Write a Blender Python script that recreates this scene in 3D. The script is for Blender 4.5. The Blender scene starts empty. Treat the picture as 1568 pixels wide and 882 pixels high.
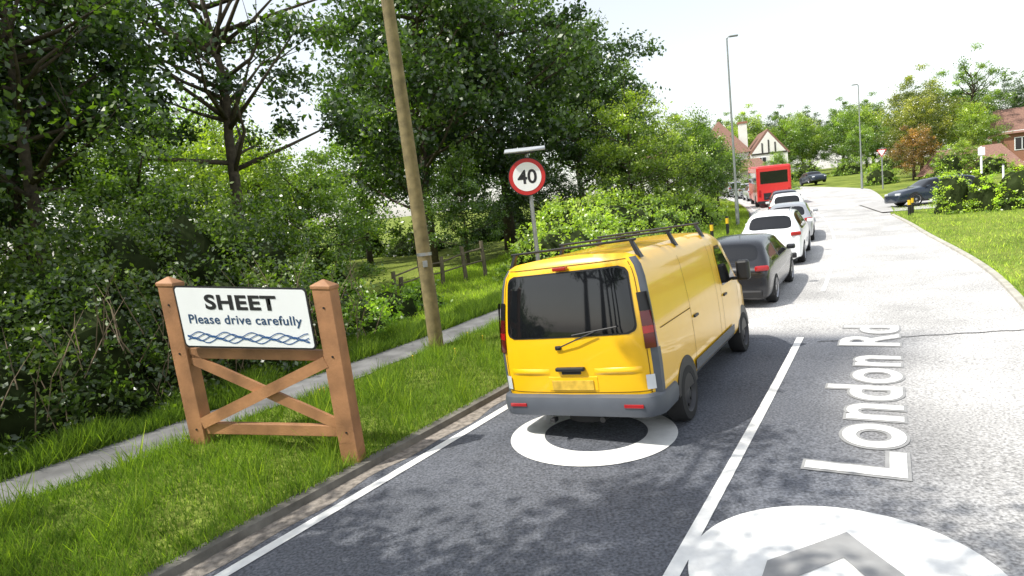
import bpy, bmesh, math, random
import numpy as np
from mathutils import Vector, Matrix
rng=np.random.default_rng(7); random.seed(7)
scene=bpy.context.scene
COL=scene.collection
H_CAM=2.6
DS=(0.5255,0.8508)
# ------------------------------------------------------------- terrain
def c_off(s):
    s=np.minimum(np.asarray(s,float),200.0)
    a=np.where(s>15,-0.0034*(np.clip(s,15,90)-15)**2,0.0)
    return a+np.where(s>90,-0.51*(s-90),0.0)
def zr(s):
    s=np.minimum(np.asarray(s,float),170.0)
    return 0.042*2*np.logaddexp(0,(s-10)/2)+0.008*np.maximum(0,s-50)
def mr(s):
    s=np.asarray(s,float)
    t=np.clip((s-16)/12,0,1); t=t*t*(3-2*t)
    return 1.95-.5*t+4.9*np.clip((s-35)/28,0,1)**1.2
def zg(s,m):
    s=np.asarray(s,float); m=np.asarray(m,float)
    t=np.clip((-5.2-m)/2.0,0,1); t=t*t*(3-2*t)
    left=0.075+0.2*t+np.where(m<-9,0.07*np.sin(.7*s+.4*m)*np.clip((-9-m)/2,0,1),0)
    right=0.04+0*m
    z=np.where(m<-5.15,left,np.where(m>mr(s)+0.02,right,-0.05))
    return zr(s)+z
def W(s,n):
    return (DS[0]*s+DS[1]*n, DS[1]*s-DS[0]*n)
def SN(X,Y):
    return (DS[0]*X+DS[1]*Y, DS[1]*X-DS[0]*Y)
def gz(X,Y):
    s,n=SN(X,Y); return float(zg(s,n-c_off(s)))
# ------------------------------------------------------------- materials
def mat(name,col,rough=.6,metal=0.,var=.12,scale=4.,bump=0.,bscale=60.,spec=.5,coat=0.,detail=6):
    m=bpy.data.materials.new(name); m.use_nodes=True
    nt=m.node_tree; b=nt.nodes['Principled BSDF']
    b.inputs['Roughness'].default_value=rough; b.inputs['Metallic'].default_value=metal
    b.inputs['Specular IOR Level'].default_value=spec
    b.inputs['Coat Weight'].default_value=coat; b.inputs['Coat Roughness'].default_value=.05
    tc=nt.nodes.new('ShaderNodeTexCoord'); nz=nt.nodes.new('ShaderNodeTexNoise')
    nz.inputs['Scale'].default_value=scale; nz.inputs['Detail'].default_value=detail
    nt.links.new(tc.outputs['Object'],nz.inputs['Vector'])
    r=nt.nodes.new('ShaderNodeValToRGB')
    r.color_ramp.elements[0].position=.3; r.color_ramp.elements[1].position=.7
    r.color_ramp.elements[0].color=[c*(1-var) for c in col]+[1]
    r.color_ramp.elements[1].color=[min(1,c*(1+var)) for c in col]+[1]
    nt.links.new(nz.outputs['Fac'],r.inputs['Fac']); nt.links.new(r.outputs['Color'],b.inputs['Base Color'])
    if bump>0:
        n2=nt.nodes.new('ShaderNodeTexNoise'); n2.inputs['Scale'].default_value=bscale; n2.inputs['Detail'].default_value=4
        nt.links.new(tc.outputs['Object'],n2.inputs['Vector'])
        bp=nt.nodes.new('ShaderNodeBump'); bp.inputs['Strength'].default_value=bump; bp.inputs['Distance'].default_value=.01
        nt.links.new(n2.outputs['Fac'],bp.inputs['Height']); nt.links.new(bp.outputs['Normal'],b.inputs['Normal'])
    return m
def foliage_mat(name,trans=.35,gloss=.05):
    m=bpy.data.materials.new(name); m.use_nodes=True; nt=m.node_tree
    nt.nodes.remove(nt.nodes['Principled BSDF']); out=nt.nodes['Material Output']
    b=nt.nodes.new('ShaderNodeBsdfDiffuse')
    oi=nt.nodes.new('ShaderNodeObjectInfo'); at=nt.nodes.new('ShaderNodeAttribute'); at.attribute_name='tint'
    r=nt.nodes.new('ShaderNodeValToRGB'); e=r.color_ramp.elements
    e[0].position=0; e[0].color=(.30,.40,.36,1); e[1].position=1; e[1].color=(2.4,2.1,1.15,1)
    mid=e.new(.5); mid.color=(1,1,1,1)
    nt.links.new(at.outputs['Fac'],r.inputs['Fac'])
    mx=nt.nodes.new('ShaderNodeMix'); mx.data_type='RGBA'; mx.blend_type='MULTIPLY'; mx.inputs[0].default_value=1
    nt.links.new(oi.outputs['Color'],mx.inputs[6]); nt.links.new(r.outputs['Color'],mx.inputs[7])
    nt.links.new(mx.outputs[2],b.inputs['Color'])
    tr=nt.nodes.new('ShaderNodeBsdfTranslucent')
    m2=nt.nodes.new('ShaderNodeMix'); m2.data_type='RGBA'; m2.blend_type='MULTIPLY'; m2.inputs[0].default_value=1
    m2.inputs[7].default_value=(1.7,1.95,.5,1)
    nt.links.new(mx.outputs[2],m2.inputs[6]); nt.links.new(m2.outputs[2],tr.inputs['Color'])
    ms=nt.nodes.new('ShaderNodeMixShader'); ms.inputs[0].default_value=trans
    nt.links.new(b.outputs[0],ms.inputs[1]); nt.links.new(tr.outputs[0],ms.inputs[2])
    if gloss>0:
        gl=nt.nodes.new('ShaderNodeBsdfGlossy'); gl.inputs['Roughness'].default_value=.36; gl.inputs['Color'].default_value=(1,1,1,1)
        mg=nt.nodes.new('ShaderNodeMixShader'); mg.inputs[0].default_value=gloss
        nt.links.new(ms.outputs[0],mg.inputs[1]); nt.links.new(gl.outputs[0],mg.inputs[2]); nt.links.new(mg.outputs[0],out.inputs[0])
    else: nt.links.new(ms.outputs[0],out.inputs[0])
    return m
FOL=foliage_mat('foliage',.42,.06); GRS=foliage_mat('grass_blades',.35,0)
M_bark=mat('bark',(.075,.058,.04),.9,var=.4,scale=9,bump=.6,bscale=20)
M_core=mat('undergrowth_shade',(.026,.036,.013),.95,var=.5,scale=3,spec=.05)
M_twig=mat('dead_twigs',(.20,.15,.10),.9,var=.3)
M_wood=mat('sign_timber',(.34,.165,.075),.6,var=.35,scale=3,bump=.35,bscale=40)
M_pole=mat('pole_timber',(.20,.16,.075),.85,var=.35,scale=6,bump=.4,bscale=25)
M_oldwood=mat('weathered_timber',(.16,.13,.09),.9,var=.3,scale=6,bump=.4,bscale=25)
M_white=mat('white_sign_paint',(.82,.84,.86),.35,var=.02)
M_black=mat('black_paint',(.012,.012,.015),.4,var=.1)
M_navy=mat('navy_paint',(.02,.06,.14),.4,var=.05)
M_blue=mat('blue_paint',(.02,.09,.26),.4,var=.05)
M_red=mat('red_sign',(.5,.02,.02),.35,var=.05)
M_galv=mat('galvanised_steel',(.33,.34,.35),.45,.7,var=.12,scale=8)
M_panel=mat('solar_panel',(.42,.44,.46),.4,var=.08)
M_line=mat('road_paint',(.82,.82,.80),.6,var=.09,scale=9,bump=.25,bscale=120)
M_textedge=mat('map_overlay_grey',(.30,.30,.30),.7,var=.12,scale=6)  # colour of the overlay chevrons and label border
M_textfill=mat('map_overlay_pale',(.74,.74,.73),.7,var=.08,scale=6)  # colour of the overlay label letters
M_kerb=mat('kerb_concrete',(.16,.15,.13),.9,var=.4,scale=5,bump=.4)
M_gutter=mat('gutter_grit',(.25,.22,.19),.95,var=.5,scale=14,bump=.6,bscale=90)
M_path=mat('path_asphalt',(.17,.168,.168),.9,var=.35,scale=2.2,bump=.3,bscale=100)
M_yel=mat('yellow_car_paint',(.88,.50,.008),.32,var=.02,coat=.6)
M_grey=mat('grey_plastic',(.085,.095,.115),.5,var=.08)
M_dark=mat('black_plastic',(.012,.012,.014),.45,var=.1)
M_glass=mat('dark_glass',(.008,.009,.011),.04,var=.1,spec=.5,coat=.1)
M_tyre=mat('tyre_rubber',(.015,.015,.016),.85,var=.15)
M_hub=mat('steel_wheel',(.05,.05,.055),.5,.3,var=.1)
M_alloy=mat('alloy_wheel',(.4,.4,.42),.3,.8,var=.05)
M_tail=mat('red_lens',(.35,.01,.012),.12,var=.1,coat=.5)
M_taildk=mat('smoked_red_lens',(.10,.008,.01),.12,var=.1,coat=.5)
M_clear=mat('clear_lens',(.6,.62,.65),.15,var=.05,coat=.5)
M_plate=mat('number_plate_yellow',(.62,.40,.05),.4,var=.3,scale=9)
M_seam=mat('panel_gap',(.16,.085,.005),.8,var=.05)
def asphalt():
    m=bpy.data.materials.new('road_asphalt'); m.use_nodes=True; nt=m.node_tree; b=nt.nodes['Principled BSDF']
    b.inputs['Roughness'].default_value=.75; b.inputs['Specular IOR Level'].default_value=.35
    at=nt.nodes.new('ShaderNodeAttribute'); at.attribute_name='shade_surfacing'
    tc=nt.nodes.new('ShaderNodeTexCoord')
    big=nt.nodes.new('ShaderNodeTexNoise'); big.inputs['Scale'].default_value=.6; big.inputs['Detail'].default_value=5
    fine=nt.nodes.new('ShaderNodeTexNoise'); fine.inputs['Scale'].default_value=38; fine.inputs['Detail'].default_value=3
    vor=nt.nodes.new('ShaderNodeTexVoronoi'); vor.inputs['Scale'].default_value=70
    for n in (big,fine,vor): nt.links.new(tc.outputs['Object'],n.inputs['Vector'])
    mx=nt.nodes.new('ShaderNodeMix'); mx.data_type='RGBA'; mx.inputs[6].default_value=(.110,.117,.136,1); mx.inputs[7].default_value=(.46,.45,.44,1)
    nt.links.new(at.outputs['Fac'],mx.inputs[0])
    ml=nt.nodes.new('ShaderNodeMapRange'); ml.inputs[1].default_value=.3; ml.inputs[2].default_value=.7; ml.inputs[3].default_value=.78; ml.inputs[4].default_value=1.22
    nt.links.new(big.outputs['Fac'],ml.inputs[0])
    mf=nt.nodes.new('ShaderNodeMapRange'); mf.inputs[1].default_value=.3; mf.inputs[2].default_value=.7; mf.inputs[3].default_value=.5; mf.inputs[4].default_value=1.55
    nt.links.new(fine.outputs['Fac'],mf.inputs[0])
    mu=nt.nodes.new('ShaderNodeMath'); mu.operation='MULTIPLY'; nt.links.new(ml.outputs[0],mu.inputs[0]); nt.links.new(mf.outputs[0],mu.inputs[1])
    vm=nt.nodes.new('ShaderNodeVectorMath'); vm.operation='SCALE'
    nt.links.new(mx.outputs[2],vm.inputs[0]); nt.links.new(mu.outputs[0],vm.inputs['Scale'])
    nt.links.new(vm.outputs[0],b.inputs['Base Color'])
    bp=nt.nodes.new('ShaderNodeBump'); bp.inputs['Strength'].default_value=.5; bp.inputs['Distance'].default_value=.008
    nt.links.new(vor.outputs['Distance'],bp.inputs['Height']); nt.links.new(bp.outputs['Normal'],b.inputs['Normal'])
    return m
M_asph=asphalt()
def ground_mat():
    m=bpy.data.materials.new('grass_ground'); m.use_nodes=True; nt=m.node_tree; b=nt.nodes['Principled BSDF']
    b.inputs['Roughness'].default_value=.95; b.inputs['Specular IOR Level'].default_value=.1
    tc=nt.nodes.new('ShaderNodeTexCoord')
    n1=nt.nodes.new('ShaderNodeTexNoise'); n1.inputs['Scale'].default_value=.5; n1.inputs['Detail'].default_value=8
    n2=nt.nodes.new('ShaderNodeTexNoise'); n2.inputs['Scale'].default_value=14; n2.inputs['Detail'].default_value=6
    for n in (n1,n2): nt.links.new(tc.outputs['Object'],n.inputs['Vector'])
    r=nt.nodes.new('ShaderNodeValToRGB'); e=r.color_ramp.elements
    e[0].position=.35; e[0].color=(.13,.18,.035,1); e[1].position=.68; e[1].color=(.27,.32,.075,1)
    r2=nt.nodes.new('ShaderNodeValToRGB'); e=r2.color_ramp.elements
    e[0].position=.3; e[0].color=(.45,.45,.4,1); e[1].position=.7; e[1].color=(1.3,1.3,1.1,1)
    nt.links.new(n1.outputs['Fac'],r.inputs['Fac']); nt.links.new(n2.outputs['Fac'],r2.inputs['Fac'])
    mx=nt.nodes.new('ShaderNodeMix'); mx.data_type='RGBA'; mx.blend_type='MULTIPLY'; mx.inputs[0].default_value=1
    nt.links.new(r.outputs[0],mx.inputs[6]); nt.links.new(r2.outputs[0],mx.inputs[7]); nt.links.new(mx.outputs[2],b.inputs['Base Color'])
    bp=nt.nodes.new('ShaderNodeBump'); bp.inputs['Strength'].default_value=.8; bp.inputs['Distance'].default_value=.05
    nt.links.new(n2.outputs['Fac'],bp.inputs['Height']); nt.links.new(bp.outputs['Normal'],b.inputs['Normal'])
    return m
M_ground=ground_mat()
# ------------------------------------------------------------- mesh helpers
def link(ob,parent=None):
    COL.objects.link(ob)
    if parent is not None: ob.parent=parent
    return ob
def empty(name,loc=(0,0,0),rotz=0.,scale=1.):
    e=bpy.data.objects.new(name,None); e.location=loc; e.rotation_euler=(0,0,rotz)
    e.scale=(scale,)*3 if not isinstance(scale,tuple) else scale
    e.empty_display_size=.2
    return link(e)
def mesh(name,V,F,mats,idx=None,parent=None,smooth=False,angle=35,loc=None):
    me=bpy.data.meshes.new(name); me.from_pydata([tuple(map(float,v)) for v in V],[],[tuple(f) for f in F])
    if not isinstance(mats,(list,tuple)): mats=[mats]
    for m in mats: me.materials.append(m)
    if idx is not None: me.polygons.foreach_set('material_index',idx)
    if smooth:
        bm=bmesh.new(); bm.from_mesh(me)
        for f in bm.faces: f.smooth=True
        if angle<180:
            for e in bm.edges:
                if len(e.link_faces)==2 and e.calc_face_angle(0)>math.radians(angle): e.smooth=False
        bm.to_mesh(me); bm.free()
    me.update()
    ob=bpy.data.objects.new(name,me)
    if loc is not None: ob.location=loc
    return link(ob,parent)
def box(name,c,size,mt,parent=None,bev=.0,rot=None):
    bm=bmesh.new(); bmesh.ops.create_cube(bm,size=1)
    bmesh.ops.scale(bm,vec=size,verts=bm.verts)
    if bev>0: bmesh.ops.bevel(bm,geom=list(bm.edges),offset=bev,segments=2,affect='EDGES',profile=.5)
    if rot is not None: bmesh.ops.transform(bm,matrix=rot.to_4x4(),verts=bm.verts)
    bmesh.ops.translate(bm,vec=c,verts=bm.verts)
    me=bpy.data.meshes.new(name); bm.to_mesh(me); bm.free(); me.materials.append(mt)
    return link(bpy.data.objects.new(name,me),parent)
def tube_arrays(path,rad,n=8):
    V=[];F=[]; path=[Vector(p) for p in path]
    for i,p in enumerate(path):
        d=(path[min(i+1,len(path)-1)]-path[max(i-1,0)]).normalized()
        if abs(d.z)<.99: a=Vector((0,0,1)).cross(d).normalized()
        else: a=Vector((1,0,0))
        b=d.cross(a).normalized()
        for k in range(n):
            t=2*math.pi*k/n; V.append(p+(a*math.cos(t)+b*math.sin(t))*rad[i])
    for i in range(len(path)-1):
        for k in range(n):
            F.append((i*n+k,i*n+(k+1)%n,(i+1)*n+(k+1)%n,(i+1)*n+k))
    F.append(tuple(range(n))[::-1]); F.append(tuple(range((len(path)-1)*n,len(path)*n)))
    return V,F
def tube(name,path,rad,mt,parent=None,n=10):
    if not isinstance(rad,(list,tuple)): rad=[rad]*len(path)
    V,F=tube_arrays(path,rad,n); return mesh(name,V,F,mt,parent=parent,smooth=True,angle=50)
def lathe(name,prof,mats,idx,parent,n=28,loc=(0,0,0)):
    V=[];F=[];I=[]
    for (a,r) in prof:
        for k in range(n):
            t=2*math.pi*k/n; V.append((r*math.cos(t),a,r*math.sin(t)))
    for i in range(len(prof)-1):
        for k in range(n):
            F.append((i*n+k,i*n+(k+1)%n,(i+1)*n+(k+1)%n,(i+1)*n+k)); I.append(idx[i])
    return mesh(name,V,F,mats,I,parent,smooth=True,angle=40,loc=loc)
def quads(name,V,tint,mt,color,parent=None):
    N=len(V); me=bpy.data.meshes.new(name)
    me.vertices.add(4*N); me.vertices.foreach_set('co',np.ascontiguousarray(V,dtype=np.float32).ravel())
    me.loops.add(4*N); me.loops.foreach_set('vertex_index',np.arange(4*N,dtype=np.int32))
    me.polygons.add(N); me.polygons.foreach_set('loop_start',np.arange(0,4*N,4,dtype=np.int32))
    me.update(calc_edges=True)
    a=me.attributes.new('tint','FLOAT','FACE'); a.data.foreach_set('value',np.clip(tint,0,1).astype(np.float32))
    me.materials.append(mt)
    ob=bpy.data.objects.new(name,me); ob.color=(*color,1)
    return link(ob,parent)
def leaf_quads(C,size,flat=.6):
    N=len(C)
    nrm=rng.normal(size=(N,3)); nrm[:,2]+=flat; nrm/=np.linalg.norm(nrm,axis=1)[:,None]
    t=rng.normal(size=(N,3)); a=np.cross(nrm,t); a/=np.linalg.norm(a,axis=1)[:,None]; b=np.cross(nrm,a)
    l=(size*(.6+.8*rng.random(N)))[:,None]; w=l*.58
    V=np.stack([C-a*l*.5,C+b*w*.5+a*l*.05,C+a*l*.5,C-b*w*.5+a*l*.05],1)
    return V
def clusters_to_leaves(cc,cr,per,size,base_t):
    n=len(cc); C=np.repeat(cc,per,0); r=np.repeat(cr,per)
    d=rng.normal(size=(n*per,3)); d/=np.linalg.norm(d,axis=1)[:,None]
    rad=rng.random(n*per)**.45*(1+.25*rng.normal(size=n*per))
    P=C+d*(rad*r)[:,None]*np.array([1,1,.7])
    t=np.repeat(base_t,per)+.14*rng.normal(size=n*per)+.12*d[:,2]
    return P,t
def make_tree(name,H,R,cb,nclus,per,leaf,seed,tr=.22,lean=0.,ragged=.3,crf=.22):
    global rng
    old=rng; rng=np.random.default_rng(seed); rs=random.Random(seed)
    ctr=np.array([lean*H*.5,0,(cb+H)/2]); ax=np.array([R,R,(H-cb)/2])
    d=rng.normal(size=(nclus,3)); d/=np.linalg.norm(d,axis=1)[:,None]
    lump=1+ragged*(np.sin(3.1*d[:,0]*2+seed)+np.sin(2.7*d[:,1]*2+2*seed)+np.sin(3.3*d[:,2]*2))/3
    rad=(.25+.75*rng.random(nclus)**.5)*lump
    cc=ctr+d*rad[:,None]*ax*np.where(d[:,2:3]<0,[1,1,.95],[.92,.92,1])
    cr=R*crf*(.5+1.0*rng.random(nclus))
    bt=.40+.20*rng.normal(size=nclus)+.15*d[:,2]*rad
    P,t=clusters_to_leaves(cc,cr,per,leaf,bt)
    lv=leaf_quads(P,leaf)
    V=[];F=[]
    def add(path,rd,n=7):
        v,f=tube_arrays(path,rd,n); o=len(V); V.extend(v); F.extend([tuple(i+o for i in q) for q in f])
    top=H*.8
    tp=[(0,0,-.3)]+[(lean*H*.5*k/6+.12*rs.uniform(-1,1)*k*.35,.12*rs.uniform(-1,1)*k*.35,top*k/6) for k in range(1,7)]
    add(tp,[tr*1.35]+[tr*(1-.13*k) for k in range(1,7)],9)
    for i in rs.sample(range(nclus),min(nclus,34)):
        c=cc[i]; zz=max(cb*.7,min(top*.95,c[2]-rs.uniform(.5,2.2)*H/12)); q=zz/top*6; k0=int(min(5,q)); f=q-k0
        st=Vector(tp[k0+1])*f+Vector(tp[k0] if k0>0 else (0,0,0))*(1-f)
        e=Vector(c); midp=st.lerp(e,.5)+Vector((rs.uniform(-.3,.3),rs.uniform(-.3,.3),-.25*rs.random()))
        add([st,midp,e],[tr*.36,tr*.22,tr*.06],5)
        for _ in range(2):
            e2=e+Vector((rs.uniform(-1,1),rs.uniform(-1,1),rs.uniform(-.2,1)))*R*.22
            add([midp.lerp(e,.5),e2],[tr*.1,tr*.03],4)
    me=bpy.data.meshes.new(name+'_wood'); me.from_pydata([tuple(v) for v in V],[],F); me.materials.append(M_bark)
    for p in me.polygons: p.use_smooth=True
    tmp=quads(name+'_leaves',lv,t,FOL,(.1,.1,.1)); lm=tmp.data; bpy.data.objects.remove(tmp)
    rng=old
    return (me,lm)
def put_tree(name,var,X,Y,sc,color,rot=None,parent=None,sz=None,dz=0.):
    z=gz(X,Y)+dz
    e=bpy.data.objects.new(name,None); e.location=(X,Y,z-.05); e.rotation_euler=(0,0,rot if rot is not None else random.uniform(0,6.28))
    e.scale=(sc,sc,sc if sz is None else sz); link(e,parent)
    w=bpy.data.objects.new('trunk_and_limbs',var[0]); link(w,e)
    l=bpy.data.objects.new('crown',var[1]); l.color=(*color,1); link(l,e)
    return e
def mounds(name,ells,per_m2,leaf,color,cr=.28,per=26,core=True,tb=.45,ck=.74):
    allP=[];allT=[];V=[];F=[]
    for (X,Y,rx,ry,h) in ells:
        z0=gz(X,Y)
        area=2*math.pi*((rx*ry)**.8+(rx*h)**.8+(ry*h)**.8)/3*1.2
        n=max(8,int(area*per_m2))
        d=rng.normal(size=(n,3)); d[:,2]=np.abs(d[:,2])*.9-.12; d/=np.linalg.norm(d,axis=1)[:,None]
        ph=rng.random(3)*6
        lump=.92+.16*(np.sin(5*d[:,0]+ph[0])+np.sin(6*d[:,1]+ph[1])+np.sin(7*d[:,2]+ph[2]))/2+.09*rng.normal(size=n)
        cc=np.array([X,Y,z0])+d*np.array([rx,ry,h])*lump[:,None]
        cc[:,2]=np.maximum(cc[:,2],z0+.05)
        crr=cr*(.5+rng.random(n))
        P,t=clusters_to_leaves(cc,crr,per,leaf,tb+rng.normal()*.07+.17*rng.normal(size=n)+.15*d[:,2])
        allP.append(P);allT.append(t)
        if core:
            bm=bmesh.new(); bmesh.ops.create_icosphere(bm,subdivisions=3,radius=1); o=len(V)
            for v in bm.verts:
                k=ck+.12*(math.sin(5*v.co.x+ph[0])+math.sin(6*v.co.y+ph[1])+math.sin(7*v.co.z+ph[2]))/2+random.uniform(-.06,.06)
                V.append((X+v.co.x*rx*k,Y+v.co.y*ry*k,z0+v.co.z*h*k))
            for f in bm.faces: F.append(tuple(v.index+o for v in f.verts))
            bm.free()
    e=empty(name)
    P=np.concatenate(allP);t=np.concatenate(allT)
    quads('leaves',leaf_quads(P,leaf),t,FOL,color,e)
    if core: mesh('shade_core',V,F,M_core,parent=e)  # added solid core, its dark colour standing in for shade inside the bush
    return e
# ------------------------------------------------------------- ground & road sheets
def grid(name,svals,mfun,zfun,mt,attr=None,smooth=True):
    V=[];F=[];A=[]
    svals=np.asarray(svals,float); rows=[np.asarray(mfun(s),float) for s in svals]; k=len(rows[0])
    for s,ms in zip(svals,rows):
        n=ms+c_off(s); X=DS[0]*s+DS[1]*n; Y=DS[1]*s-DS[0]*n; Z=zfun(np.full(k,s),ms)
        V+=list(zip(X,Y,Z))
        if attr: A+=list(attr(np.full(k,s),ms))
    for i in range(len(svals)-1):
        for j in range(k-1):
            a=i*k+j; F.append((a,a+1,a+k+1,a+k))
    ob=mesh(name,V,F,mt)
    me=ob.data
    for p in me.polygons: p.use_smooth=smooth
    if attr:
        at=me.attributes.new('shade_surfacing','FLOAT','POINT'); at.data.foreach_set('value',np.array(A,dtype=np.float32))
    if me.polygons[0].normal.z<0: me.flip_normals()
    return ob
sv=np.concatenate([np.arange(-40,-4,3),np.arange(-4,40,.5),np.arange(40,120,2),np.arange(120,240,10),[300,450,700,1200,2000]])
ml=np.array([-1500,-700,-300,-150,-90,-60,-45,-35,-28,-23,-19,-16,-14,-12.5,-11,-10,-9.3,-8.6,-8,-7.5,-7,-6.6,-6.2,-5.8,-5.4,-5.16])
def gm(s):
    r=float(mr(s)); return np.concatenate([ml,[-5.12,-3,0,r-.05,r+.04],r+np.array([.8,2,4,7,11,16,25,40,60,100,200,500,1500])])
grid('grass_ground',sv,gm,zg,M_ground)
def shade_surfacing(s,m):  # lane ramp paints tree shade into the asphalt; far stretch is paler surfacing
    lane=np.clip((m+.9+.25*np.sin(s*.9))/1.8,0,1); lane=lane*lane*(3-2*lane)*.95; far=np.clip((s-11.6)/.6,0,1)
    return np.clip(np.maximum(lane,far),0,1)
def rm(s):
    r=float(mr(s)); return np.concatenate([[-5.06,-4.6,-4,-3.3,-2.6,-2,-1.7,-1.45,-1.1,-.8,-.5,-.2,.1,.4,.7,1.0],[r-.3,r]])
srd=np.concatenate([np.arange(-40,-4,3),np.arange(-4,40,.5),np.arange(40,120,2),np.arange(120,201,5)])
grid('road',srd,rm,lambda s,m:zr(s),M_asph,shade_surfacing)
def strip(name,m0,m1,s0,s1,dz,mt,parent=None,step=.5,mf=None):
    ss=np.linspace(s0,s1,max(2,int((s1-s0)/step)+1))
    f=mf or (lambda s:[m0,m1])
    ob=grid(name,ss,f,lambda s,m:zr(s)+dz,mt)
    if parent: ob.parent=parent
    return ob
mk=empty('road_markings')
strip('edge_line',-4.73,-4.61,-6,60,.008,M_line,mk)
strip('centre_line',-1.445,-1.335,-4,11.6,.008,M_line,mk)
strip('centre_line_far',-1.43,-1.34,16,70,.008,M_line,mk)
strip('gutter',0,0,-6,40,.004,M_gutter,mf=lambda s:[-5.06,-4.84+.035*math.sin(s*2.3)+.03*math.sin(s*5.1)],step=.2)
ss=np.concatenate([np.arange(-6,40,.5),np.arange(40,120,2)])
def kerbz(s,m): return zr(s)+np.where(m>-5.055,-.02,np.where(m>-5.075,.075,np.where(m<-5.185,-.05,.09)))
grid('kerb',ss,lambda s:[-5.20,-5.18,-5.07,-5.05],kerbz,M_kerb,smooth=False)
grid('right_edging',np.concatenate([np.arange(-6,36,.5)]),lambda s:[float(mr(s))-.005,float(mr(s))+.01,float(mr(s))+.13,float(mr(s))+.14],lambda s,m:zr(s)+np.array([-.02,.05,.055,-.02]),mat('pale_edging',(.42,.40,.35),.9,var=.2),smooth=False)
grid('footpath',np.concatenate([np.arange(-12,40,.25),np.arange(40,90,2)]),lambda s:[-8.58+.07*math.sin(s*1.3)+.03*math.sin(s*4.1),-8.1,-7.56+.05*math.sin(s*1.9+1)+.03*math.sin(s*5.3)],lambda s,m:zg(s,m)+.012,M_path)
V=[];F=[]
for i,m_ in enumerate(np.linspace(1.3,70,36)):
    for s_ in (37.,44.5):
        n=m_+float(c_off(s_)); x,y=W(s_,n); V.append((x,y,float(zr(s_))+.062))
for i in range(35): F.append((2*i,2*i+1,2*i+3,2*i+2))
mesh('side_road',V,F,mat('side_road_asphalt',(.42,.41,.40),.8,var=.1,scale=2))
V=[];F=[]
for i in range(24):
    t=i/23; s_=11.3+t*1.0; n=-1.1+2.95*t; w=.015+.01*random.random(); o=.025*math.sin(i*1.7)
    for q in (-w,w):
        x,y=W(s_+o+q,n); V.append((x,y,float(zr(s_))+.007))
for i in range(23): F.append((2*i,2*i+1,2*i+3,2*i+2))
mesh('tar_joint',V,F,mat('bitumen',(.05,.05,.05),.7),parent=mk)
def flat_poly(name,outer,inner,dz,mt,parent):
    V=[];F=[]
    n=len(outer)
    for (s_,q) in outer: x,y=W(s_,q); V.append((x,y,float(zr(s_))+dz))
    if inner:
        for (s_,q) in inner: x,y=W(s_,q); V.append((x,y,float(zr(s_))+dz))
        for i in range(n): F.append((i,n+i,n+(i+1)%n,(i+1)%n))
    else: F.append(tuple(range(n)))
    ob=mesh(name,V,F,mt,parent=parent)
    if ob.data.polygons[0].normal.z<0: ob.data.flip_normals()
    return ob
def circ(cs,cn,r,n=72): return [(cs+r*math.cos(2*math.pi*k/n),cn+r*math.sin(2*math.pi*k/n)) for k in range(n)]
flat_poly('lane_ring',circ(6.48,-3.08,.98),circ(6.52,-3.06,.61),.009,M_line,mk)
cs,cn=4.416,-.35
flat_poly('nav_overlay_disc',circ(cs,cn,1.0),None,.009,M_line,mk)  # navigation overlay disc and chevrons, added flat on the road like markings
flat_poly('nav_overlay_chevron_left',[(cs+.60,cn),(cs,cn-.47),(cs-.42,cn-.47),(cs+.22,cn)],None,.014,M_textedge,mk)
flat_poly('nav_overlay_chevron_right',[(cs+.60,cn),(cs+.22,cn),(cs-.42,cn+.47),(cs,cn+.47)],None,.014,M_textedge,mk)
def text_mesh(name,body,size,bold=0.,extr=0.,spacing=1.):
    cu=bpy.data.curves.new(name+'_c','FONT'); cu.body=body; cu.size=size; cu.offset=bold; cu.extrude=extr; cu.space_character=spacing
    ob=bpy.data.objects.new(name+'_t',cu); COL.objects.link(ob)
    bpy.context.view_layer.update(); dg=bpy.context.evaluated_depsgraph_get()
    me=bpy.data.meshes.new_from_object(ob.evaluated_get(dg)); me.name=name
    bpy.data.objects.remove(ob); return me
def fit_text(me,x0,x1,y0,y1,fn):
    co=np.empty(len(me.vertices)*3); me.vertices.foreach_get('co',co); co=co.reshape(-1,3)
    a=co.min(0);b=co.max(0)
    u=(co[:,0]-a[0])/(b[0]-a[0]); v=(co[:,1]-a[1])/(b[1]-a[1])
    out=np.array([fn(x0+(x1-x0)*p,y0+(y1-y0)*q,c) for p,q,c in zip(u,v,co[:,2])])
    me.vertices.foreach_set('co',out.ravel()); me.update()
def roadfn(dz):
    def f(s_,q,c):
        x,y=W(s_,.08-q); return (x,y,float(zr(s_))+dz)
    return f
for nm,bold,dz,mt in (('map_label_border',.045,.009,M_textedge),('map_label_letters',.015,.014,M_textfill)):  # map overlay label, added flat on the road as if painted there
    me=text_mesh(nm,'London Rd',1.,bold,0,1.08); me.materials.append(mt)
    e=(.03 if bold>.03 else 0)
    fit_text(me,6.15-e*1.3,12.5+e*1.3,0-e,.84+e,roadfn(dz)); link(bpy.data.objects.new(nm,me),mk)
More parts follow.
